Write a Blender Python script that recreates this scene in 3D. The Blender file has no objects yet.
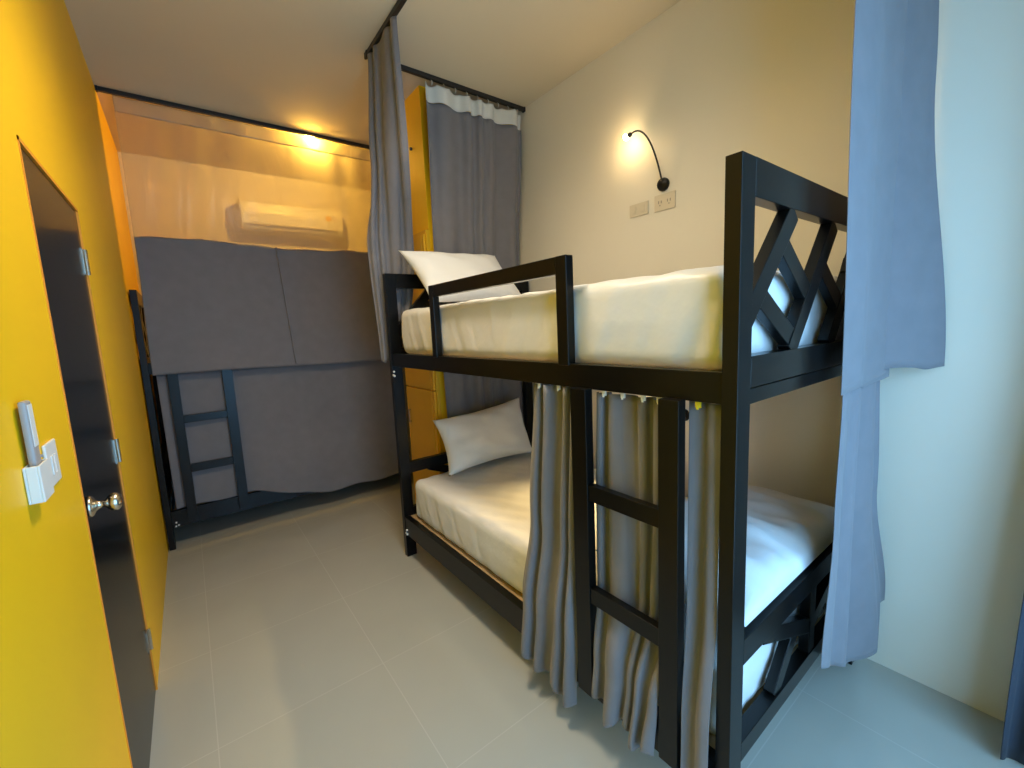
import bpy, bmesh, math, random
from mathutils import Vector, Matrix
random.seed(7)
S = bpy.context.scene
COL = S.collection
PI = math.pi

# ------------------------------------------------------------------ camera
YAW, PITCH, ROLL = 0.6468, 0.1276, -0.0459
CAM = Vector((-0.9815, -0.4543, 1.4361))
fwd = Vector((math.sin(YAW)*math.cos(PITCH), math.cos(YAW)*math.cos(PITCH), -math.sin(PITCH)))
r0 = Vector((math.cos(YAW), -math.sin(YAW), 0)); u0 = r0.cross(fwd)
rt = math.cos(ROLL)*r0 + math.sin(ROLL)*u0
up = -math.sin(ROLL)*r0 + math.cos(ROLL)*u0
cd = bpy.data.cameras.new('camera'); cam = bpy.data.objects.new('camera', cd); COL.objects.link(cam)
cam.matrix_world = Matrix(((rt.x, up.x, -fwd.x, CAM.x), (rt.y, up.y, -fwd.y, CAM.y), (rt.z, up.z, -fwd.z, CAM.z), (0, 0, 0, 1)))
cd.sensor_fit = 'HORIZONTAL'; cd.sensor_width = 36; cd.lens = 427.0*36/1024; cd.shift_y = -2.36/1024
cd.clip_start = 0.01
S.camera = cam

# ------------------------------------------------------------------ room size
XL, W, C = -1.2373, 1.126, 2.975
YB, YF = 4.32, -0.95
Y1 = 3.205          # curtain track of the rear bunk
L, WB, H = 2.08, 1.10, 1.784

# ------------------------------------------------------------------ world, exposure
wd = bpy.data.worlds.new('daylight'); S.world = wd; wd.use_nodes = True
bg = wd.node_tree.nodes['Background']; bg.inputs[0].default_value = (0.28, 0.61, 1.0, 1); bg.inputs[1].default_value = 6.6
S.view_settings.view_transform = 'Standard'; S.view_settings.look = 'None'
S.view_settings.exposure = 0.0; S.view_settings.gamma = 1.0; S.view_settings.use_curve_mapping = False
WX0, WX1, WZ0, WZ1 = -0.95, 0.90, 0.12, 2.35        # glazed opening behind the camera
def lamp(name, kind, loc, color, power, **kw):
    ld = bpy.data.lights.new(name, kind); ld.color = color; ld.energy = power
    for k, v in kw.items(): setattr(ld, k, v)
    o = bpy.data.objects.new(name, ld); COL.objects.link(o); o.location = loc
    return o
po = lamp('window_portal', 'AREA', ((WX0+WX1)/2, YF-0.10, (WZ0+WZ1)/2), (1, 1, 1), 1.0, shape='RECTANGLE', size=WX1-WX0, size_y=WZ1-WZ0)
po.rotation_euler = (PI/2, 0, 0); po.data.cycles.is_portal = True
WARM = (1.0, 0.66, 0.30)

# ------------------------------------------------------------------ materials
def mat(name, col, rough=0.6, metal=0.0, spec=0.5, noise=None, bump=None, emit=None, sheen=0, coat=0, trans=None, weave=False):
    m = bpy.data.materials.new(name); m.use_nodes = True
    nt = m.node_tree; b = nt.nodes['Principled BSDF']
    b.inputs['Base Color'].default_value = (*col, 1); b.inputs['Roughness'].default_value = rough
    b.inputs['Metallic'].default_value = metal; b.inputs['Specular IOR Level'].default_value = spec
    b.inputs['Sheen Weight'].default_value = sheen; b.inputs['Coat Weight'].default_value = coat
    tc = nt.nodes.new('ShaderNodeTexCoord')
    if noise:
        sc, amt = noise
        n = nt.nodes.new('ShaderNodeTexNoise'); n.inputs['Scale'].default_value = sc; n.inputs['Detail'].default_value = 4
        nt.links.new(tc.outputs['Object'], n.inputs['Vector'])
        r = nt.nodes.new('ShaderNodeValToRGB')
        r.color_ramp.elements[0].position = 0.3; r.color_ramp.elements[1].position = 0.7
        r.color_ramp.elements[0].color = (*[c*(1-amt) for c in col], 1)
        r.color_ramp.elements[1].color = (*[min(1, c*(1+amt)) for c in col], 1)
        nt.links.new(n.outputs['Fac'], r.inputs['Fac']); nt.links.new(r.outputs['Color'], b.inputs['Base Color'])
    if bump:
        sc, st, di = bump
        n = nt.nodes.new('ShaderNodeTexNoise'); n.inputs['Scale'].default_value = sc; n.inputs['Detail'].default_value = 3
        nt.links.new(tc.outputs['Object'], n.inputs['Vector'])
        bp = nt.nodes.new('ShaderNodeBump'); bp.inputs['Strength'].default_value = st; bp.inputs['Distance'].default_value = di
        nt.links.new(n.outputs['Fac'], bp.inputs['Height']); nt.links.new(bp.outputs['Normal'], b.inputs['Normal'])
    if emit:
        b.inputs['Emission Color'].default_value = (*emit[0], 1); b.inputs['Emission Strength'].default_value = emit[1]
    return m

M = {}
M['cream'] = mat('cream_paint', (0.78, 0.725, 0.61), 0.55, noise=(1.5, 0.02), bump=(60, 0.05, 0.002))
M['ceiling'] = mat('ceiling_paint', (0.67, 0.57, 0.40), 0.8, noise=(1.2, 0.02))
M['yellow'] = mat('yellow_paint', (0.96, 0.56, 0.002), 0.5, noise=(2, 0.03), bump=(70, 0.05, 0.002))
M['black_steel'] = mat('black_steel', (0.004, 0.004, 0.004), 0.28, spec=0.26, bump=(220, 0.04, 0.0006))
M['dark_steel'] = mat('dark_track', (0.016, 0.014, 0.013), 0.45)
M['fabric'] = mat('grey_blackout_fabric', (0.185, 0.174, 0.186), 0.85, noise=(14, 0.05), bump=(500, 0.15, 0.0006), sheen=0.15)
M['shaded_navy'] = mat('shaded_blue_curtain_fabric', (0.028, 0.034, 0.050), 0.85, bump=(500, 0.15, 0.0006), sheen=0.05)  # shade on the window curtain is put into this darker blue base colour
M['tape'] = mat('white_header_tape', (0.70, 0.68, 0.62), 0.8, bump=(300, 0.1, 0.0005))
M['sheet'] = mat('white_sheet', (0.76, 0.75, 0.74), 0.42, sheen=0.1, bump=(11, 0.35, 0.012))
M['pillow'] = mat('white_pillow_case', (0.76, 0.75, 0.74), 0.7, sheen=0.1, bump=(9, 0.35, 0.014))
M['board'] = mat('plywood_board', (0.45, 0.30, 0.15), 0.6, noise=(12, 0.15))
M['door'] = mat('dark_door', (0.006, 0.0055, 0.005), 0.22, spec=0.10, bump=(30, 0.04, 0.001))
M['frame'] = mat('orange_frame', (0.80, 0.30, 0.02), 0.5)
M['chrome'] = mat('brushed_nickel', (0.62, 0.58, 0.50), 0.25, metal=1.0)
M['white_plastic'] = mat('white_plastic', (0.82, 0.81, 0.77), 0.35)
M['grey_plastic'] = mat('grey_plastic', (0.38, 0.36, 0.36), 0.4)
M['dark_grey'] = mat('dark_grey_plastic', (0.08, 0.08, 0.08), 0.4)
M['plate'] = mat('beige_plate', (0.66, 0.58, 0.44), 0.5)
M['socket_slot'] = mat('socket_slot', (0.35, 0.31, 0.25), 0.6)
M['locker'] = mat('yellow_locker_board', (0.80, 0.43, 0.008), 0.45, noise=(5, 0.04))
M['ac'] = mat('aircon_white', (0.80, 0.78, 0.72), 0.35)
M['sticker'] = mat('yellow_sticker', (0.75, 0.42, 0.03), 0.5)
M['pinkish'] = mat('pale_tag', (0.85, 0.74, 0.72), 0.5)
M['bulb'] = mat('lit_bulb', (1, 0.9, 0.6), 0.5, emit=((1.0, 0.80, 0.42), 60))
M['lens'] = mat('lit_lens', (1, 0.9, 0.6), 0.5, emit=((1.0, 0.72, 0.34), 45))
M['hook'] = mat('yellow_hook', (0.75, 0.55, 0.02), 0.4)
M['ribbon'] = mat('pale_bracket', (0.75, 0.74, 0.72), 0.4)
M['alu'] = mat('grey_aluminium', (0.35, 0.36, 0.37), 0.4, metal=0.7)

def floor_mat():
    m = bpy.data.materials.new('grey_floor_tiles'); m.use_nodes = True; nt = m.node_tree; b = nt.nodes['Principled BSDF']
    tc = nt.nodes.new('ShaderNodeTexCoord'); mp = nt.nodes.new('ShaderNodeMapping')
    mp.inputs['Location'].default_value = (1.05, -0.68 + 0.6*4, 0)
    br = nt.nodes.new('ShaderNodeTexBrick'); br.offset = 0; br.squash = 1
    br.inputs['Scale'].default_value = 1; br.inputs['Brick Width'].default_value = 0.6; br.inputs['Row Height'].default_value = 0.6
    br.inputs['Mortar Size'].default_value = 0.0018; br.inputs['Mortar Smooth'].default_value = 0.1
    br.inputs['Color1'].default_value = (0.47, 0.465, 0.41, 1); br.inputs['Color2'].default_value = (0.46, 0.455, 0.40, 1)
    br.inputs['Mortar'].default_value = (0.54, 0.53, 0.48, 1)
    nt.links.new(tc.outputs['Object'], mp.inputs['Vector']); nt.links.new(mp.outputs['Vector'], br.inputs['Vector'])
    n = nt.nodes.new('ShaderNodeTexNoise'); n.inputs['Scale'].default_value = 3
    nt.links.new(tc.outputs['Object'], n.inputs['Vector'])
    mx = nt.nodes.new('ShaderNodeMix'); mx.data_type = 'RGBA'; mx.blend_type = 'MULTIPLY'; mx.inputs[0].default_value = 0.10
    nt.links.new(br.outputs['Color'], mx.inputs[6]); nt.links.new(n.outputs['Fac'], mx.inputs[7])
    nt.links.new(mx.outputs[2], b.inputs['Base Color'])
    b.inputs['Roughness'].default_value = 0.13; b.inputs['Specular IOR Level'].default_value = 0.7
    return m
M['floor'] = floor_mat()

def plastic_mat():
    m = bpy.data.materials.new('clear_plastic_film'); m.use_nodes = True; nt = m.node_tree
    nt.nodes.remove(nt.nodes['Principled BSDF']); out = nt.nodes['Material Output']
    t = nt.nodes.new('ShaderNodeBsdfTransparent'); t.inputs[0].default_value = (0.97, 0.95, 0.90, 1)
    g = nt.nodes.new('ShaderNodeBsdfGlossy'); g.inputs['Roughness'].default_value = 0.12
    tl = nt.nodes.new('ShaderNodeBsdfTranslucent'); tl.inputs[0].default_value = (0.90, 0.84, 0.66, 1)
    df = nt.nodes.new('ShaderNodeBsdfDiffuse'); df.inputs[0].default_value = (0.70, 0.62, 0.45, 1)
    tc = nt.nodes.new('ShaderNodeTexCoord'); n = nt.nodes.new('ShaderNodeTexNoise'); n.inputs['Scale'].default_value = 3.0; n.inputs['Detail'].default_value = 3; n.inputs['Distortion'].default_value = 1.2
    mp = nt.nodes.new('ShaderNodeMapping'); mp.inputs['Scale'].default_value = (3.0, 1.0, 0.8)
    nt.links.new(tc.outputs['Object'], mp.inputs['Vector']); nt.links.new(mp.outputs['Vector'], n.inputs['Vector'])
    bp = nt.nodes.new('ShaderNodeBump'); bp.inputs['Strength'].default_value = 0.35; bp.inputs['Distance'].default_value = 0.02
    nt.links.new(n.outputs['Fac'], bp.inputs['Height'])
    for s in (g, tl, df): nt.links.new(bp.outputs['Normal'], s.inputs['Normal'])
    m1 = nt.nodes.new('ShaderNodeMixShader'); m1.inputs[0].default_value = 0.5
    nt.links.new(tl.outputs[0], m1.inputs[1]); nt.links.new(df.outputs[0], m1.inputs[2])
    m2 = nt.nodes.new('ShaderNodeMixShader'); m2.inputs[0].default_value = 0.38
    nt.links.new(t.outputs[0], m2.inputs[1]); nt.links.new(m1.outputs[0], m2.inputs[2])
    fr = nt.nodes.new('ShaderNodeFresnel'); fr.inputs[0].default_value = 1.45; nt.links.new(bp.outputs['Normal'], fr.inputs['Normal'])
    m3 = nt.nodes.new('ShaderNodeMixShader'); nt.links.new(fr.outputs[0], m3.inputs[0])
    nt.links.new(m2.outputs[0], m3.inputs[1]); nt.links.new(g.outputs[0], m3.inputs[2])
    nt.links.new(m3.outputs[0], out.inputs[0])
    return m
M['film'] = plastic_mat()
M['film_tape'] = M['film'].copy(); M['film_tape'].name = 'frosted_header_film'
for nd in M['film_tape'].node_tree.nodes:
    if nd.type == 'MIX_SHADER' and abs(nd.inputs[0].default_value-0.38) < 1e-3: nd.inputs[0].default_value = 0.52

def glass_mat():
    m = bpy.data.materials.new('window_glass'); m.use_nodes = True; nt = m.node_tree
    nt.nodes.remove(nt.nodes['Principled BSDF']); out = nt.nodes['Material Output']
    t = nt.nodes.new('ShaderNodeBsdfTransparent'); g = nt.nodes.new('ShaderNodeBsdfGlossy'); g.inputs['Roughness'].default_value = 0.02
    mx = nt.nodes.new('ShaderNodeMixShader'); mx.inputs[0].default_value = 0.06
    nt.links.new(t.outputs[0], mx.inputs[1]); nt.links.new(g.outputs[0], mx.inputs[2]); nt.links.new(mx.outputs[0], out.inputs[0])
    return m
M['glass'] = glass_mat()

# ------------------------------------------------------------------ mesh helpers
def box(bm, x0, x1, y0, y1, z0, z1):
    v = [bm.verts.new((x, y, z)) for x in (x0, x1) for y in (y0, y1) for z in (z0, z1)]
    for f in ((0, 1, 3, 2), (4, 6, 7, 5), (0, 4, 5, 1), (2, 3, 7, 6), (0, 2, 6, 4), (1, 5, 7, 3)):
        bm.faces.new([v[i] for i in f])
def bar(bm, a, b, wu, wv, U):
    """square bar from a to b; wu = width along U x axis, wv = width along U"""
    a = Vector(a); b = Vector(b); d = (b-a).normalized(); U = Vector(U).normalized(); Vv = d.cross(U).normalized()
    q = []
    for p in (a, b):
        for su, sv in ((-1, -1), (1, -1), (1, 1), (-1, 1)):
            q.append(bm.verts.new(p + Vv*su*wu/2 + U*sv*wv/2))
    bm.faces.new(q[0:4][::-1]); bm.faces.new(q[4:8])
    for i in range(4):
        j = (i+1) % 4; bm.faces.new((q[i], q[j], q[4+j], q[4+i]))
def tube(bm, pts, rad, n=10, closed_ends=True):
    pts = [Vector(p) for p in pts]; rings = []
    rads = rad if isinstance(rad, (list, tuple)) else [rad]*len(pts)
    ref = None
    for i, p in enumerate(pts):
        d = (pts[min(i+1, len(pts)-1)] - pts[max(i-1, 0)]).normalized()
        if ref is None: ref = d.orthogonal().normalized()
        ref = (ref - d*ref.dot(d)).normalized(); s = d.cross(ref)
        rings.append([bm.verts.new(p + (ref*math.cos(2*PI*k/n) + s*math.sin(2*PI*k/n))*rads[i]) for k in range(n)])
    for a, b in zip(rings, rings[1:]):
        for k in range(n): bm.faces.new((a[k], a[(k+1) % n], b[(k+1) % n], b[k]))
    if closed_ends: bm.faces.new(rings[0][::-1]); bm.faces.new(rings[-1])
def lathe(bm, prof, origin, axis, n=24):
    """prof: list of (distance along axis, radius)"""
    o = Vector(origin); ax = Vector(axis).normalized(); e1 = ax.orthogonal().normalized(); e2 = ax.cross(e1)
    rings = [[bm.verts.new(o + ax*t + (e1*math.cos(2*PI*k/n) + e2*math.sin(2*PI*k/n))*max(r, 1e-4)) for k in range(n)] for t, r in prof]
    for a, b in zip(rings, rings[1:]):
        for k in range(n): bm.faces.new((a[k], a[(k+1) % n], b[(k+1) % n], b[k]))
    bm.faces.new(rings[0][::-1]); bm.faces.new(rings[-1])
def obj(name, bm, m, parent=None, bevel=0, smooth=False, solid=0, mapf=None, sub=0):
    if mapf:
        for v in bm.verts: v.co = mapf(v.co)
    bmesh.ops.recalc_face_normals(bm, faces=bm.faces)
    me = bpy.data.meshes.new(name); bm.to_mesh(me); bm.free()
    if smooth:
        for p in me.polygons: p.use_smooth = True
    me.materials.append(m)
    o = bpy.data.objects.new(name, me); COL.objects.link(o)
    if parent: 
        o.parent = parent; o.matrix_parent_inverse = Matrix.Translation(-parent.location)
    if solid:
        s = o.modifiers.new('thickness', 'SOLIDIFY'); s.thickness = solid; s.offset = 0
    if bevel:
        b = o.modifiers.new('bevel', 'BEVEL'); b.width = bevel; b.segments = 2; b.limit_method = 'ANGLE'
        b.harden_normals = False
    if sub:
        s = o.modifiers.new('sub', 'SUBSURF'); s.levels = sub; s.render_levels = sub
    return o
def BM(): return bmesh.new()
def boxobj(name, b, m, parent=None, bevel=0, mapf=None):
    bm = BM(); box(bm, *b); return obj(name, bm, m, parent, bevel, mapf=mapf)
def tag(o, label, cat, group=None, kind=None):
    if label: o['label'] = label
    if cat: o['category'] = cat
    if group: o['group'] = group
    if kind: o['kind'] = kind
    return o
def thing(name, label, cat, loc, group=None):
    o = bpy.data.objects.new(name, None); COL.objects.link(o); o.location = loc; o.empty_display_size = 0.1
    return tag(o, label, cat, group)
def structure(o): o['kind'] = 'structure'; return o

# ------------------------------------------------------------------ room shell
T = 0.12
structure(boxobj('floor', (XL-T, W+T, YF-T, YB+T, -0.1, 0), M['floor']))
structure(boxobj('ceiling', (XL-T, W+T, YF-T, YB+T, C, C+0.1), M['ceiling']))
structure(boxobj('wall_right', (W, W+T, YF, YB, 0, C), M['cream']))
structure(boxobj('wall_back', (XL, W, YB, YB+T, 0, C), M['cream']))
DY0, DY1, DZ = 1.07, 1.77, 1.93          # door opening in the yellow wall
bm = BM()
box(bm, XL-T, XL, YF, DY0, 0, C); box(bm, XL-T, XL, DY1, YB, 0, C); box(bm, XL-T, XL, DY0, DY1, DZ, C)
structure(obj('wall_left', bm, M['yellow']))
bm = BM()
box(bm, XL, WX0, YF-T, YF, 0, C); box(bm, WX1, W, YF-T, YF, 0, C)
box(bm, WX0, WX1, YF-T, YF, 0, WZ0); box(bm, WX0, WX1, YF-T, YF, WZ1, C)
structure(obj('wall_front', bm, M['cream']))
# glazed balcony window behind the camera
wn = thing('window_1', None, None, ((WX0+WX1)/2, YF-0.06, WZ0)); structure(wn)
bm = BM(); f = 0.045
for a in ((WX0, WX0+f), (WX1-f, WX1), ((WX0+WX1)/2-f/2, (WX0+WX1)/2+f/2)): box(bm, a[0], a[1], YF-0.085, YF-0.035, WZ0, WZ1)
box(bm, WX0+f, (WX0+WX1)/2-f/2, YF-0.085, YF-0.035, WZ0, WZ0+f); box(bm, WX0+f, (WX0+WX1)/2-f/2, YF-0.085, YF-0.035, WZ1-f, WZ1)
box(bm, (WX0+WX1)/2+f/2, WX1-f, YF-0.085, YF-0.035, WZ0, WZ0+f); box(bm, (WX0+WX1)/2+f/2, WX1-f, YF-0.085, YF-0.035, WZ1-f, WZ1)
obj('window_frame', bm, M['alu'], wn)
for a in ((WX0+f, (WX0+WX1)/2-f/2), ((WX0+WX1)/2+f/2, WX1-f)):
    boxobj('window_pane', (a[0], a[1], YF-0.063, YF-0.057, WZ0+f, WZ1-f), M['glass'], wn)

# door in the yellow wall
dr = thing('door_1', None, None, (XL-0.03, (DY0+DY1)/2, 0)); structure(dr)
boxobj('door_leaf', (XL-0.045, XL-0.003, DY0+0.010, DY1-0.007, 0.008, DZ-0.012), M['door'], dr, 0.002)
bm = BM()
box(bm, XL-T, XL-0.055, DY0, DY0+0.04, 0, DZ); box(bm, XL-T, XL-0.055, DY1-0.04, DY1, 0, DZ); box(bm, XL-T, XL-0.055, DY0, DY1, DZ-0.04, DZ)
box(bm, XL-0.06, XL+0.002, DY0, DY0+0.008, 0, DZ); box(bm, XL-0.06, XL+0.002, DY1-0.006, DY1, 0, DZ); box(bm, XL-0.06, XL+0.002, DY0, DY1, DZ-0.010, DZ)
obj('door_frame', bm, M['frame'], dr)
for z in (1.74, 1.03, 0.23):
    bm = BM()
    for k in range(5): lathe(bm, [(0, .0055), (.0175, .0055)], (XL+0.004, DY1-0.006, z-0.045+k*0.0185), (0, 0, 1), 12)
    box(bm, XL-0.0028, XL-0.0008, DY1-0.040, DY1-0.008, z-0.045, z+0.047)
    obj('hinge', bm, M['chrome'], dr)
bm = BM()
lathe(bm, [(0, .001), (0, .027), (.004, .030), (.010, .026), (.015, .016), (.022, .010), (.031, .009), (.036, .012), (.042, .020), (.050, .025), (.060, .024), (.067, .017), (.070, .007), (.0705, .001)],
      (XL-0.0025, DY0+0.062, 1.005), (1, 0, 0), 28)
obj('door_knob', bm, M['chrome'], dr, smooth=True)

# partition beside the head of the near bunk, with lockers in front of it
PX = 0.375
structure(boxobj('wall_partition', (PX, W, 2.175, 2.66, 0, C), M['yellow']))
lk = thing('locker_cabinet', 'tall yellow built-in locker cabinet seen past the head of the near bunk', 'cabinet', (PX-0.02, 2.4, 0))
LZ = 2.09
bm = BM(); box(bm, PX-0.028, PX-0.002, 2.165, 2.65, 0.0, LZ); obj('cabinet_body', bm, M['locker'], lk)
for a, b in ((2.175, 2.205), (2.215, 2.64)):
    for z0, z1 in ((0.06, 1.02), (1.03, LZ-0.03)):
        d = boxobj('locker_door', (PX-0.042, PX-0.0285, a, b, z0, z1), M['locker'], lk, 0.002)
        if b-a > .1:
            zc = 0.80 if z0 < .5 else 1.3
            bm = BM(); y = b-0.06 if a < 2.5 else a+0.05
            box(bm, PX-0.060, PX-0.055, y, y+.012, zc-.05, zc+.05); box(bm, PX-0.055, PX-0.0425, y, y+.012, zc-.05, zc-.04); box(bm, PX-0.055, PX-0.0425, y, y+.012, zc+.04, zc+.05)
            h = obj('handle', bm, M['chrome'], d)
bm = BM(); lathe(bm, [(0, .009), (.012, .011), (.016, .006)], (PX, 2.34, 2.65), (-1, 0, 0), 12)
tag(obj('wall_hook', bm, M['dark_grey']), 'tiny black hook on the yellow partition above the lockers', 'hook')

# ------------------------------------------------------------------ bunk beds
def make_bunk(t, mp, mattress_side=True):
    P = dict(mapf=mp); wx, wy = 0.065, 0.037
    st = M['black_steel']
    def B(name, b, m=st, bev=0.0013, parent=t): return boxobj(name, b, m, parent, bev, mapf=mp)
    for x0, x1 in ((0, wx), (WB-wx, WB)):
        for y0, y1 in ((0, wy), (L-wy, L)):
            p = B('post', (x0, x1, y0, y1, 0.0, H-0.0005))
    # long rails
    for z0, z1, n in ((0.155, 0.270, 'lower_rail'), (1.232, 1.308, 'upper_rail')):
        B(n, (0.004, 0.040, wy, L-wy, z0, z1)); B(n, (WB-0.040, WB-0.004, wy, L-wy, z0, z1))
    # ends: rails and lattice
    for y0, y1 in ((0.0, wy), (L-wy, L)):
        yy = ((y0+y1)/2)
        B('end_top_rail', (wx, WB-wx, y0, y1, H-0.085, H))
        B('end_middle_rail', (wx, WB-wx, y0, y1, 1.268, 1.342))
        B('end_ledge', (wx, WB-wx, y0+.008, y1-.008 if y0 > 1 else y1+.02, 1.225, 1.262))
        B('end_lower_rail', (wx, WB-wx, y0, y1, 0.545, 0.615))
        B('end_bottom_rail', (wx, WB-wx, y0, y1, 0.262, 0.318))
        def lat(name, segs, w):
            bm = BM()
            for i, (a, b) in enumerate(segs):
                e = 0.0012*i
                bar(bm, (a[0], yy, a[1]), (b[0], yy, b[1]), w, wy-0.006-e, (0, 1, 0))
            obj(name, bm, st, t, 0.002, mapf=mp)
        z1, z0 = H-0.088, 1.335
        lat('end_lattice', [((.300, z1), (.050, 1.425)), ((.605, z1), (.310, z0)), ((.900, z1), (.605, z0)), ((1.045, 1.56), (.880, z0)),
                            ((.225, 1.625), (.420, 1.490)), ((.110, 1.490), (.330, 1.365)),
                            ((.490, 1.590), (.700, 1.455)), ((.765, 1.590), (.965, 1.455))], 0.055)
        lat('end_lattice', [((.565, .548), (.565, .315)), ((.20, .555), (.55, .415)), ((.43, .458), (.29, .315)),
                            ((.93, .555), (.58, .415)), ((.70, .458), (.84, .315))], 0.048)
    # guard rail
    g = BM(); a, b = 0.537, 1.497
    box(g, 0.0, 0.034, a, a+0.050, 1.302, 1.655); box(g, 0.0, 0.034, b-0.045, b, 1.302, 1.655); box(g, 0.0005, 0.0335, a+.05, b-.045, 1.598, 1.6545)
    obj('guard_rail', g, st, t, 0.003, mapf=mp)
    # ladder, bolted on the outer face
    for y0, y1 in ((0.128, 0.186), (0.440, 0.504)):
        B('ladder_post', (-0.030, 0.003, y0, y1, 0.185, 1.235))
    for z0, z1 in ((0.880, 0.932), (0.530, 0.584)):
        B('ladder_rung', (-0.026, 0.000, 0.186, 0.440, z0, z1))
    # boards under the mattresses
    B('bed_board', (0.041, WB-0.041, wy+.021, L-wy-.002, 0.245, 0.268), M['board'], 0)
    B('bed_board', (0.041, WB-0.041, wy+.021, L-wy-.002, 1.272, 1.298), M['board'], 0)
    # bolts on the posts
    for y0, z in ((L-0.06, 0.19), (L-0.06, 1.20), (0.06, 0.19)):
        bm = BM()
        for dy, dz in ((0, 0), (0.012, -0.022), (-.004, -.026)): lathe(bm, [(0, .006), (.008, .006), (.010, .003)], (0.004, y0+dy, z+dz), (-1, 0, 0), 10)
        obj('bolt', bm, M['ribbon'], t, mapf=mp)

idm = lambda v: v
near = thing('bunk_bed', 'black steel bunk bed with made white beds, ladder and lattice end, against the cream wall', 'bunk bed', (0.5, 1.04, 0))
make_bunk(near, idm)
X0 = XL+0.008; RY = Y1+0.045
far = thing('bunk_bed', 'far black steel bunk bed standing crosswise behind the big grey and clear curtain', 'bunk bed', (X0+1.04, RY+0.5, 0))
make_bunk(far, lambda v: Vector((v.y*0.985+X0, v.x*0.9+RY, v.z)))

# ------------------------------------------------------------------ mattresses with fitted sheets
def smooth_noise(x, y, seed):
    return (math.sin(x*7.1+seed)*math.cos(y*5.3+seed*1.7) + 0.5*math.sin(x*15.7+y*11.3+seed*2.3) + 0.35*math.sin(x*23+seed-y*31))/1.85
def fold(x, seed):
    return (math.sin(x*27+seed) + 0.7*math.sin(x*53+seed*1.3+1.0*math.sin(x*9)) + 0.4*math.sin(x*91+seed*2.1))/2.1
def mattress(name, label, x0, x1, y0, y1, z0, z1, seed, puffy=0.008):
    bm = BM(); nx, ny, nz = 60, 130, 20; r = 0.042
    hx, hy, hz = (x1-x0)/2, (y1-y0)/2, (z1-z0)/2
    c = Vector(((x0+x1)/2, (y0+y1)/2, (z0+z1)/2))
    vs = {}
    def P(i, j, k):
        key = (i, j, k)
        if key in vs: return vs[key]
        p = Vector((-hx+2*hx*i/nx, -hy+2*hy*j/ny, -hz+2*hz*k/nz))
        q = Vector((max(-hx+r, min(hx-r, p.x)), max(-hy+r, min(hy-r, p.y)), max(-hz+r, min(hz-r, p.z))))
        d = p-q
        if d.length > 1e-6:
            p = q + d.normalized()*min(r, max(abs(d.x), abs(d.y), abs(d.z)))
        w = c+p; tz = (p.z+hz)/(2*hz)
        if k == nz:                     # top: soft wrinkles radiating from the corners
            ex = min(i, nx-i)/nx; ey = min(j, ny-j)/ny; e = min(1, min(ex*2, ey*5))
            w.z += puffy*e + 0.0035*smooth_noise(w.x*1.6, w.y*1.6, seed)
            w.z += 0.0028*math.sin(w.x*60+w.y*38+3*math.sin(w.y*4+seed))*(1-e*0.6)*(0.3+0.7*abs(math.sin(w.y*3+seed)))
        side = 1-abs(2*tz-1)
        if i in (0, nx) or j in (0, ny):
            s = w.y if i in (0, nx) else w.x
            n = Vector((-1 if i == 0 else (1 if i == nx else 0), -1 if j == 0 else (1 if j == ny else 0), 0)).normalized()
            endw = math.exp(-min(j, ny-j)/14.0) if i in (0, nx) else 0.25
            a = (0.0035 + 0.006*endw)*(1.1-tz*0.8)
            w += n*(a*fold(s + 0.10*tz*(1 if j < ny/2 else -1), seed) + 0.004*side)
        v = bm.verts.new(w); vs[key] = v; return v
    def quad(a, b, c_, d): 
        bm.faces.new((P(*a), P(*b), P(*c_), P(*d)))
    for i in range(nx):
        for j in range(ny):
            for k in (0, nz): quad((i, j, k), (i+1, j, k), (i+1, j+1, k), (i, j+1, k))
    for k in range(nz):
        for i in range(nx):
            for j in (0, ny): quad((i, j, k), (i+1, j, k), (i+1, j, k+1), (i, j, k+1))
        for j in range(ny):
            for i in (0, nx): quad((i, j, k), (i, j+1, k), (i, j+1, k+1), (i, j, k+1))
    o = obj(name, bm, M['sheet'], smooth=True)
    return tag(o, label, 'mattress')
mattress('mattress', 'mattress in a white fitted sheet on the upper bunk, behind the guard rail', 0.047, 0.99, 0.052, 1.985, 1.3005, 1.562, 1.3)
mattress('mattress', 'mattress in a creased white sheet on the lower bunk under the bed frame', 0.048, 1.02, 0.052, 1.985, 0.2705, 0.520, 4.1, 0.012)

# folded duvet at the foot of the lower bed
bm = BM(); nx, ny = 60, 40; top = {}; bot = {}
dx0, dx1, dy0, dy1 = 0.085, 1.01, 0.006, 0.52
for i in range(nx+1):
    for j in range(ny+1):
        u, v = 2*i/nx-1, 2*j/ny-1
        h = ((1-abs(u)**3.5)*(1-abs(v)**3))**0.5
        x = (dx0+dx1)/2 + (dx1-dx0)/2*u; y = (dy0+dy1)/2 + (dy1-dy0)/2*v
        w = 0.007*math.sin(x*20+y*14+2*math.sin(y*9)) + 0.005*math.sin(x*37-y*25+2*math.sin(x*6)) + 0.003*math.sin(x*70+y*12)
        top[i, j] = bm.verts.new((x, y, 0.640 + 0.100*h*(0.90+0.10*math.sin(x*5+.6)) + w*h))
        bot[i, j] = top[i, j] if i in (0, nx) or j in (0, ny) else bm.verts.new((x, y, 0.640 - (0.020 if y < 0.045 else 0.105)*h))
for g in (top, bot):
    for i in range(nx):
        for j in range(ny):
            bm.faces.new((g[i, j], g[i+1, j], g[i+1, j+1], g[i, j+1]))
tag(obj('duvet', bm, M['pillow'], smooth=True), 'puffy white folded duvet lying across the foot of the lower bunk', 'duvet')

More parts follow.
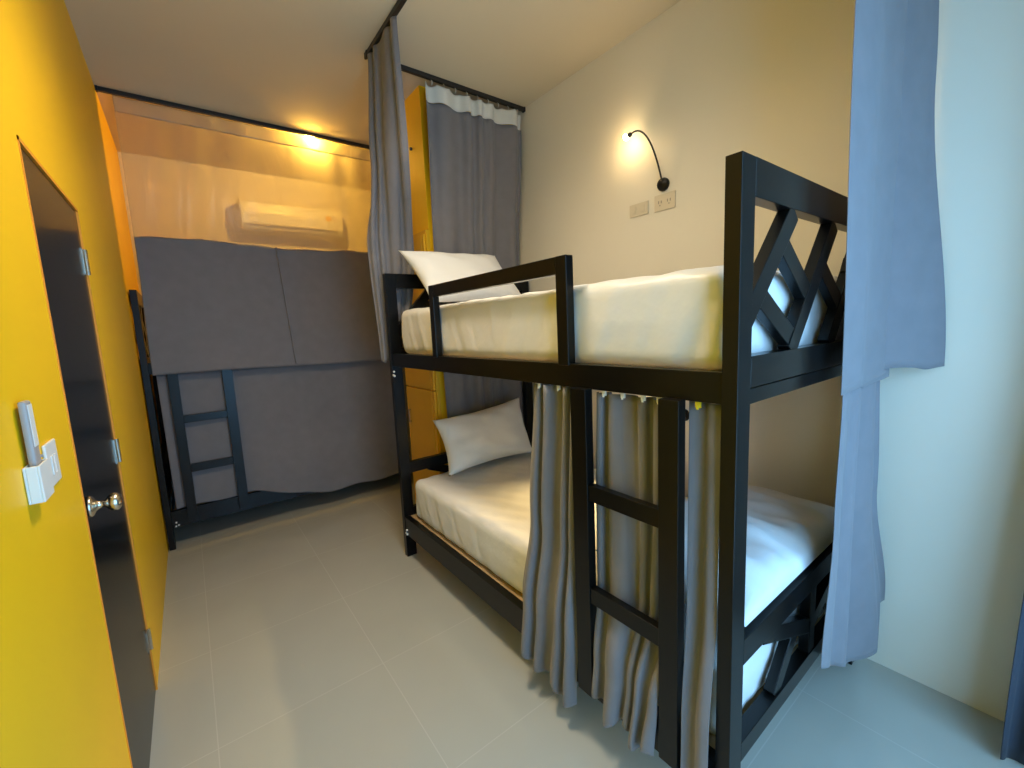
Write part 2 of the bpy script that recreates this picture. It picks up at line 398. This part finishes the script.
# ------------------------------------------------------------------ pillows
def pillow(label, corners, thick, seed, bulge=1.0):
    """corners: TL, TR, BR, BL of the pillow's middle sheet, in space"""
    TL, TR, BR, BL = [Vector(c) for c in corners]
    bm = BM(); n, m = 44, 32; nrm = (TR-TL).cross(BL-TL).normalized()
    if nrm.y > 0: nrm = -nrm
    grid = {}
    for s in (1, -1):
        for i in range(n+1):
            for j in range(m+1):
                if s == -1 and (i in (0, n) or j in (0, m)): grid[s, i, j] = grid[1, i, j]; continue
                u, v = i/n, j/m
                pu, pv = 2*u-1, 2*v-1
                # edges pulled in between the corners
                uu = u + 0.045*(pu)*-1*(1-pv*pv)*abs(pu)**2
                vv = v + 0.065*(pv)*-1*(1-pu*pu)*abs(pv)**2
                p = (TL*(1-uu)+TR*uu)*(1-vv) + (BL*(1-uu)+BR*uu)*vv
                h = ((1-abs(pu)**2.6)*(1-abs(pv)**2.6))**0.55
                cr = 0.007*math.sin(pu*5+pv*3+seed)*h + 0.004*math.sin(pu*9-pv*6+seed*2+math.sin(pv*5))*h + 0.0035*math.sin(math.atan2(pv, pu)*9+seed+2*pu)*h*(1-h)*3
                p = p + nrm*s*(thick/2*h + cr*(1 if s == 1 else .4))
                grid[s, i, j] = bm.verts.new(p)
    for s in (1, -1):
        for i in range(n):
            for j in range(m):
                q = [grid[s, i, j], grid[s, i+1, j], grid[s, i+1, j+1], grid[s, i, j+1]]
                if len(set(q)) == 4: bm.faces.new(q)
    o = obj('pillow', bm, M['pillow'], smooth=True)
    return tag(o, label, 'pillow')
pillow('white pillow leaning on the head end of the upper bunk', ((0.075, 1.995, 1.912), (0.770, 1.995, 1.925), (0.84, 1.76, 1.598), (0.145, 1.76, 1.590)), 0.17, 1)
pillow('white pillow leaning on the head end of the lower bunk', ((0.215, 1.990, 0.868), (0.925, 1.990, 0.925), (0.87, 1.78, 0.560), (0.195, 1.78, 0.555)), 0.19, 2.5)

# ------------------------------------------------------------------ curtains
def interp(path, s):
    """point at fraction s along a polyline of (x, y)"""
    ls = [math.hypot(b[0]-a[0], b[1]-a[1]) for a, b in zip(path, path[1:])]; t = s*sum(ls)
    for (a, b), l in zip(zip(path, path[1:]), ls):
        if t <= l or (a, b) == (path[-2], path[-1]):
            k = t/l if l else 0; d = Vector((b[0]-a[0], b[1]-a[1])).normalized()
            return Vector((a[0]+(b[0]-a[0])*k, a[1]+(b[1]-a[1])*k)), Vector((-d.y, d.x))
        t -= l
def cloth(name, levels, nf, amp, m, parent=None, nu=240, nv=50, thick=0.002, seed=0, hem=None, dz_edge=0, sharp=0.0, drift=0.25, drop=0.006):
    """levels: list of (z or function of s, path, fold amplitude factor), top to bottom"""
    bm = BM(); rows = []
    nl = len(levels)-1
    rnd = random.Random(seed); ph = [rnd.uniform(0, 2*PI) for _ in range(6)]
    for j in range(nv+1):
        t = j/nv*nl; k = min(int(t), nl-1); f = t-k; fs = f*f*(3-2*f)
        row = []
        tv = j/nv
        for i in range(nu+1):
            s = i/nu
            (za, pa, aa), (zb, pb, ab) = levels[k], levels[k+1]
            za = za(s) if callable(za) else za; zb = zb(s) if callable(zb) else zb
            a, na = interp(pa, s); b, nb = interp(pb, s)
            p = a.lerp(b, fs); n = na.lerp(nb, fs).normalized(); z = za+(zb-za)*f
            A = amp*(aa+(ab-aa)*f)
            w = s + min(drift/nf, 0.05)*math.sin(tv*2.2+ph[0]+s*5) + min(0.35/nf, 0.05)*math.sin(s*2*PI*1.7+ph[1])
            c = math.cos(2*PI*nf*w + ph[2])
            if sharp: c = math.copysign(abs(c)**(1-sharp), c)
            d = A*(c*(0.75+0.25*math.sin(s*11+ph[3])) + 0.25*math.sin(2*PI*nf*0.47*s + ph[4] + tv*1.5))
            tang = Vector((n.y, -n.x))
            lat = 0.12*A*math.sin(4*PI*nf*w+2*ph[2])
            q = p + n*d + tang*lat
            row.append(bm.verts.new((q.x, q.y, z - (drop*(1+c)*tv))))
        rows.append(row)
    for a, b in zip(rows, rows[1:]):
        for i in range(nu): bm.faces.new((a[i], a[i+1], b[i+1], b[i]))
    return obj(name, bm, m, parent, smooth=True, solid=thick)
def rail_track(name, label, a, b, z1, w=0.022, h=0.026):
    bm = BM(); a = Vector((*a, z1-h/2)); b = Vector((*b, z1-h/2))
    bar(bm, a, b, h, w, (b-a).cross(Vector((0, 0, 1))))
    t = thing(name, label, 'curtain track', ((a+b)/2))
    obj('track_rail', bm, M['dark_steel'], t, 0.002)
    for p, s in ((a, -1), (b, 1)):
        d = (b-a).normalized()
        bm = BM(); bar(bm, p, p+d*s*0.012, h+0.006, w+0.006, (b-a).cross(Vector((0, 0, 1))))
        obj('end_cap', bm, M['dark_steel'], t, 0.002)
    return t
rail_track('curtain_track', 'long black ceiling curtain track in front of the far bunk', (XL+0.014, Y1), (0.70, Y1), C-0.0005)
rail_track('curtain_track', 'black ceiling curtain track along the open side of the near bunk', (0.0, -0.05), (0.0, 2.012), C-0.0005)
rail_track('curtain_track', 'black ceiling curtain track above the head end of the near bunk', (0.0, 2.04), (W-0.014, 2.04), C-0.0005)
rail_track('curtain_track', 'black ceiling curtain track above the foot end of the near bunk', (0.03, -0.05), (W-0.014, -0.05), C-0.0005)

# far bunk: tall curtain, clear film above and grey cloth below
Yc = Y1
tall = thing('curtain', 'wide flat curtain of clear film above grey cloth, closing off the far bunk', 'curtain', (-0.4, Yc, 1.2))
xa, xb = XL+0.075, 0.66
topz = lambda s: C-0.030 - 0.006*abs(math.sin(s*PI*14))
filmb = lambda s: 2.105 + 0.012*math.sin(s*9) + 0.004*math.sin(s*37)
cloth('header_tape', [(topz, [(xa, Yc), (xb, Yc)], 1.0), (C-0.125, [(xa, Yc), (xb, Yc)], 0.8)], 7, 0.004, M['film_tape'], tall, nv=8, thick=0.001, seed=3, drop=0)
cloth('clear_panel', [(C-0.122, [(xa, Yc), (xb, Yc)], 1.0), (filmb, [(xa, Yc), (xb, Yc)], 0.7)], 6, 0.007, M['film'], tall, thick=0.0, seed=5, drop=0)
greyb = lambda s: 1.215 + 0.012*math.sin(s*5+1)
g = cloth('grey_panel', [(lambda s: filmb(s)+0.004, [(xa, Yc-0.003), (xb, Yc-0.003)], 0.8), (greyb, [(xa-0.012, Yc-0.010), (xb+0.01, Yc-0.010)], 1.2)], 2.3, 0.008, M['fabric'], tall, thick=0.002, seed=8, drop=0)
bm = BM()
tube(bm, [(-0.365+0.05*k/12, Yc-0.020+0.001*math.sin(k), 2.10-0.87*k/12) for k in range(13)], 0.004, 8)
obj('seam', bm, M['fabric'], tall, smooth=True)
# far bunk: lower curtain, hangs just behind the ladder inside the frame
lo = lambda s: 0.275 + 0.008*math.sin(s*31) - 0.135*(lambda k: k*k*(3-2*k))(max(0, min(1, (s-0.24)/0.30)))
yi, yo = RY+0.020, RY-0.012
o = cloth('curtain', [(1.226, [(X0+0.07, yi), (0.30, yi), (0.72, yi)], 0.6), (0.75, [(X0+0.07, yi), (0.30, yi), (0.72, yi)], 1.0),
    (0.40, [(X0+0.07, yi), (-0.80, yi), (-0.55, yo), (0.72, yo)], 0.8), (lo, [(X0+0.07, yi+0.004), (-0.74, yi+0.004), (-0.55, yo-.004), (0.72, yo-.004)], 0.6)], 5, 0.005, M['fabric'], seed=11, nu=200, drop=0)
tag(o, 'flat grey curtain closing the lower bed of the far bunk, behind its ladder', 'curtain')

# curtain gathered at the head corner on the open side
hc = thing('curtain', 'tall grey curtain gathered at the head corner of the near bunk', 'curtain', (0.0, 2.1, 1.26))
cloth('curtain_panel', [(C-0.028, [(0.0, 1.64), (0.0, 2.02)], .5), (2.45, [(0.070, 1.76), (0.0, 2.11)], 1.0), (1.95, [(0.245, 2.128), (-0.045, 2.158)], .8), (1.26, [(0.16, 2.130), (-0.02, 2.160)], .6)], 3.5, 0.030, M['fabric'], hc, seed=21, nv=80, nu=200, sharp=0.2)
# curtain at the head end
he = thing('curtain', 'dark grey curtain with a white header tape behind the head end of the near bunk', 'curtain', (0.75, 2.1, 0.7))
tp = [(0.345, 2.040), (W-0.03, 2.040)]; bp = [(0.395, 2.122), (W-0.03, 2.122)]
cloth('header_tape', [(lambda s: C-0.045-0.012*abs(math.sin(s*PI*9)), tp, .9), (C-0.150, [(0.346, 2.045), (W-0.03, 2.045)], 1.0)], 6, 0.026, M['tape'], he, nv=8, seed=31, thick=0.0015, sharp=.0, drop=0, drift=0)
cloth('curtain_panel', [(C-0.150, [(0.346, 2.045), (W-0.03, 2.045)], 1.0), (1.95, [(0.372, 2.122), (W-0.03, 2.122)], .9), (0.35, bp, .9)], 6, 0.022, M['fabric'], he, nv=60, seed=31, sharp=.0, drift=0)
for k in range(9):
    x = 0.39 + k*0.083
    bm = BM(); tube(bm, [(x, 2.040, C-0.027), (x, 2.028, C-0.038), (x, 2.030, C-0.050), (x, 2.036, C-0.058)], 0.0022, 6)
    obj('track_hook', bm, M['white_plastic'], he, smooth=True)

# foot end: upper curtain pushed to the wall
fc = thing('curtain', 'upper grey curtain hanging from the ceiling at the foot end of the near bunk', 'curtain', (0.8, -0.05, 1.2))
cloth('curtain_panel', [(C-0.028, [(0.43, -0.056), (1.06, -0.056)], .6), (2.2, [(0.47, -0.053), (1.03, -0.056)], .8), (1.2, [(0.535, -0.050), (0.99, -0.060)], .9)], 1.4, 0.009, M['fabric'], fc, seed=41, nv=60, nu=160)
cloth('curtain_panel', [(C-0.028, [(0.90, -0.040), (1.105, -0.085)], .4), (2.2, [(0.90, -0.040), (1.105, -0.110)], .6), (1.235, [(0.90, -0.038), (1.108, -0.185)], .8)], 1.1, 0.008, M['fabric'], fc, seed=43, nv=60, nu=120)
# foot end: lower curtain
step = lambda s, a, w: 1/(1+math.exp(-(s-a)/w))
fhem = lambda s: (0.365-0.36*min(s, .55)) + 0.01*step(s, .56, .006) - 0.12*max(0, min(s, .83)-.56) + 0.17*step(s, .86, .006)
lc = cloth('curtain', [(1.222, [(0.56, -0.040), (0.96, -0.044)], .5), (0.8, [(0.50, -0.042), (0.98, -0.050)], .9), (fhem, [(0.445, -0.042), (0.80, -0.052), (1.085, -0.085)], 1.1)], 2.6, 0.017, M['fabric'], seed=47, nv=60, nu=200)
tag(lc, 'lower grey curtain hanging at the foot end of the near bunk, beside the wall', 'curtain')

# open side: lower bunk curtain gathered behind the ladder
sc = thing('curtain', 'grey pleated curtain of the lower bed, gathered behind the ladder of the near bunk', 'curtain', (-0.02, 0.4, 0.1))
xs = -0.004
hemA = lambda s: 0.145 - 0.055*s + 0.018*math.sin(s*13)
cloth('curtain_panel', [(1.228, [(0.030, 0.748), (0.030, 0.520)], .8), (0.7, [(0.018, 0.790), (0.014, 0.520)], .9), (0.36, [(-0.024, 0.82), (-0.024, 0.515)], .7), (hemA, [(-0.032, 0.84), (-0.028, 0.525)], .9)], 3.4, 0.030, M['fabric'], sc, seed=51, nv=50, nu=220, sharp=.15)
hemB = lambda s: 0.190 - 0.03*s + 0.02*math.sin(s*15)
cloth('curtain_panel', [(1.222, [(0.032, 0.440), (0.032, 0.150)], .8), (0.90, [(0.034, 0.450), (0.034, 0.150)], .8), (0.60, [(0.030, 0.450), (0.030, 0.160)], .8), (0.34, [(-0.020, 0.435), (-0.020, 0.195)], .6), (hemB, [(-0.032, 0.440), (-0.026, 0.205)], 1.0)], 4.5, 0.028, M['fabric'], sc, seed=55, nv=50, nu=240, sharp=.15)
hemC = lambda s: 0.10 + 0.01*math.sin(s*9)
cloth('curtain_panel', [(1.228, [(0.028, 0.132), (0.028, 0.048)], .5), (0.7, [(0.020, 0.130), (0.020, 0.046)], .8), (0.34, [(-0.016, 0.124), (-0.016, 0.044)], .7), (hemC, [(-0.024, 0.122), (-0.022, 0.044)], .8)], 1.0, 0.018, M['fabric'], sc, seed=58, nv=50, nu=90, sharp=.2)
for y in (0.70, 0.60, 0.40, 0.33, 0.26, 0.21, 0.10):
    bm = BM(); box(bm, 0.010, 0.015, y-0.007, y+0.007, 1.216, 1.2315); box(bm, 0.007, 0.010, y-0.003, y+0.003, 1.212, 1.222)
    obj('curtain_hook', bm, M['hook'] if y < .12 else M['tape'], sc)

# window curtain, gathered at the right of the balcony window
wc = cloth('curtain', [(C-0.03, [(1.00, -0.44), (1.09, -0.66)], .6), (1.4, [(1.02, -0.43), (1.09, -0.68)], .9), (0.015, [(0.93, -0.40), (1.06, -0.70)], 1.1)], 4, 0.020, M['shaded_navy'], seed=61, nv=50, nu=160)
tag(wc, 'window curtain darkened to look shaded, hanging to the floor at the right edge of the photo', 'curtain')

# ------------------------------------------------------------------ wall lamps
def reading_lamp(label, y, z, head, on_power, aim=None):
    t = thing('reading_lamp', label, 'lamp', (W, y, z), 'gooseneck reading lamps')
    bm = BM(); lathe(bm, [(0.0005, .001), (0.0005, .034), (.010, .034), (.020, .029), (.026, .014), (.028, .001)], (W, y, z), (-1, 0, 0), 28)
    obj('lamp_base', bm, M['black_steel'], t, smooth=False)
    hy, hz = head; pts = []
    a = Vector((W-0.020, y, z+0.02)); b = Vector((W-0.045, y+0.03, z+(hz-z)*0.75)); c = Vector((W-0.075, y+0.07, hz+0.035)); d = Vector((W-0.085, hy-0.02, hz+0.006))
    for k in range(17):
        s = k/16; pts.append(a*(1-s)**3 + b*3*s*(1-s)**2 + c*3*s*s*(1-s) + d*s**3)
    bm = BM(); tube(bm, pts, 0.0048, 8); obj('gooseneck', bm, M['dark_steel'], t, smooth=True)
    dr_ = (pts[-1]-pts[-2]).normalized()
    bm = BM(); lathe(bm, [(-0.004, .005), (0.002, .011), (.020, .013), (.024, .013)], pts[-1], dr_, 16); obj('lamp_head', bm, M['dark_steel'], t, smooth=True)
    bm = BM(); bc = pts[-1]+dr_*0.030; bmesh.ops.create_icosphere(bm, subdivisions=2, radius=0.017, matrix=Matrix.Translation(bc)); obj('bulb', bm, M['bulb'], t, smooth=True)
    l = lamp('reading_light', 'POINT', bc+dr_*0.020+Vector((-.01, 0, -.004)), WARM, on_power, shadow_soft_size=0.012); l.parent = t; l.matrix_parent_inverse = Matrix.Translation(-t.location)
    if aim:
        l.data = bpy.data.lights.new('reading_beam', 'SPOT'); l.data.color = (1.0, 0.70, 0.28); l.data.energy = on_power
        l.data.spot_size = math.radians(75); l.data.spot_blend = 0.9; l.data.shadow_soft_size = 0.012
        l.rotation_euler = (Vector(aim)-(bc+dr_*0.02)).to_track_quat('-Z', 'Y').to_euler()
    return t
reading_lamp('small black gooseneck reading lamp, lit, on the cream wall above the upper bunk', 0.924, 2.145, (1.085, 2.425), 1.3)
reading_lamp('small black gooseneck reading lamp on the wall of the lower bunk, behind the side curtain', 0.80, 0.92, (0.94, 1.08), 60, (0.42, 0.98, 0.52))

# ------------------------------------------------------------------ wall plates
def plate(name, label, cat, y0, y1, z0, z1, kind):
    t = thing(name, label, cat, (W, (y0+y1)/2, z0))
    boxobj('plate', (W-0.008, W-0.0005, y0, y1, z0, z1), M['plate'], t, 0.002)
    n = 2 if kind == 'socket' else 1
    for k in range(2):
        yc = y0+(y1-y0)*(0.28+0.44*k); zc = (z0+z1)/2
        if kind == 'socket':
            bm = BM()
            for dy in (-.008, .008): box(bm, W-0.0095, W-0.0078, yc+dy-.0025, yc+dy+.0025, zc-.004, zc+.010)
            lathe(bm, [(0, .0035), (.0016, .0035)], (W-0.0079, yc, zc-.014), (-1, 0, 0), 10)
            obj('socket_hole', bm, M['socket_slot'], t)
        else:
            boxobj('switch_rocker', (W-0.0115, W-0.0081, yc-.012, yc+.012, zc-.018, zc+.018), M['plate'], t, 0.0015)
plate('light_switch', 'beige double switch plate, left of the socket on the cream wall', 'switch', 1.018, 1.140, 2.020, 2.088, 'switch')
plate('wall_socket', 'beige double socket plate just below the reading lamp on the cream wall', 'socket', 0.855, 0.977, 2.014, 2.098, 'socket')

# ------------------------------------------------------------------ air conditioner seen through the clear film
ac = thing('air_conditioner', 'white split air conditioner on the back wall, seen through the clear film', 'air conditioner', (-0.03, YB, 2.40))
ax0, ax1, az0, az1 = -0.46, 0.42, 2.395, 2.685
bm = BM()
prof = [(0, az1), (-0.17, az1-0.004), (-0.205, az1-0.03), (-0.215, az1-0.12), (-0.205, az0+0.075), (-0.16, az0+0.02), (-0.10, az0), (0, az0)]
va = [bm.verts.new((ax0, YB-0.001+p[0], p[1])) for p in prof]; vb = [bm.verts.new((ax1, YB-0.001+p[0], p[1])) for p in prof]
bm.faces.new(va); bm.faces.new(vb[::-1])
for i in range(len(prof)): j = (i+1) % len(prof); bm.faces.new((va[i], va[j], vb[j], vb[i]))
obj('aircon_body', bm, M['ac'], ac, 0.008)
bm = BM(); box(bm, ax0+.06, ax1-.06, YB-0.2095, YB-0.185, az0+.066, az0+.080); box(bm, ax0+.06, ax1-.06, YB-0.178, YB-0.150, az0+.032, az0+.038); obj('air_outlet', bm, M['grey_plastic'], ac)
bm = BM(); lathe(bm, [(0, .026), (.0015, .026)], (ax1-.14, YB-0.2165, az1-.11), (0, -1, 0), 24)
obj('energy_sticker', bm, M['sticker'], ac)
boxobj('label_tag', (ax1-.085, ax1-.05, YB-0.2175, YB-0.2145, az1-.13, az1-.095), M['pinkish'], ac)
boxobj('brand_mark', (ax0+.05, ax0+.115, YB-0.2155, YB-0.2120, az1-.158, az1-.148), M['grey_plastic'], ac)

# ------------------------------------------------------------------ ceiling lights
def downlight(label, x, y, power, color, cone=0, r=0.045, z=C):
    t = thing('ceiling_light', label, 'light', (x, y, z), None)
    bm = BM(); lathe(bm, [(0.0005, .001), (0.0005, r+.012), (.012, r+.010), (.016, r), (.0165, .001)], (x, y, z), (0, 0, -1), 32); obj('light_ring', bm, M['white_plastic'], t)
    bm = BM(); lathe(bm, [(.0168, .001), (.0168, r-.004), (.024, r-.010), (.026, .001)], (x, y, z), (0, 0, -1), 32); obj('light_lens', bm, M['lens'], t, smooth=False)
    if cone: l = lamp('ceiling_spot', 'SPOT', (x, y, z-0.05), color, power, shadow_soft_size=0.22, spot_size=math.radians(cone), spot_blend=1.0)
    else: l = lamp('ceiling_glow', 'POINT', (x, y, z-0.055), color, power, shadow_soft_size=0.03); l.parent = t; l.matrix_parent_inverse = Matrix.Translation(-t.location)
downlight('lit round ceiling light above the far bunk, by the curtain track', -0.03, Y1+0.060, 34, (1.0, 0.56, 0.08), 0, 0.030)
downlight('round ceiling light over the aisle near the window, above the frame', -0.35, 0.95, 150, (1.0, 0.84, 0.60), 165)

# ------------------------------------------------------------------ remote and switch on the yellow wall
rh = thing('remote_holder', 'white remote control holder on the yellow wall, left of the door', 'holder', (XL, 0.74, 1.15))
bm = BM(); y0, y1, z0, z1 = 0.662, 0.728, 1.158, 1.226
box(bm, XL+.0005, XL+.004, y0, y1, z0, z1); box(bm, XL+.0185, XL+.022, y0, y1, z0, z1)
box(bm, XL+.004, XL+.0185, y0, y0+.004, z0, z1); box(bm, XL+.004, XL+.0185, y1-.004, y1, z0, z1); box(bm, XL+.004, XL+.0185, y0+.004, y1-.004, z0, z0+.004)
obj('holder_box', bm, M['white_plastic'], rh, 0.0012)
bm = BM()
for k in range(7): box(bm, XL+.008, XL+.016, y1-.0002, y1+.0008, z0+.012+k*.010, z0+.017+k*.010)
obj('vent_slots', bm, M['grey_plastic'], rh)
rm = thing('remote_control', 'grey and white air conditioner remote standing in the white wall holder', 'remote control', (XL+.013, 0.732, 1.15))
bm = BM(); box(bm, XL+.0055, XL+.0165, y0+.016, y1-.016, z0+.006, z0+.185)
obj('remote_body', bm, M['grey_plastic'], rm, 0.004)
boxobj('remote_front', (XL+.0166, XL+.0178, y0+.020, y1-.020, z0+.100, z0+.178), M['white_plastic'], rm, 0.0005)
sw = thing('light_switch', 'white light switch plate on the yellow wall between the remote holder and the door', 'switch', (XL, 0.87, 1.16))
boxobj('plate', (XL+.0005, XL+.006, 0.800, 0.885, 1.150, 1.240), M['white_plastic'], sw, 0.002)
for y in (.836, .858): boxobj('switch_rocker', (XL+.0061, XL+.008, y-.013, y+.005, 1.172, 1.212), M['white_plastic'], sw, 0.001)
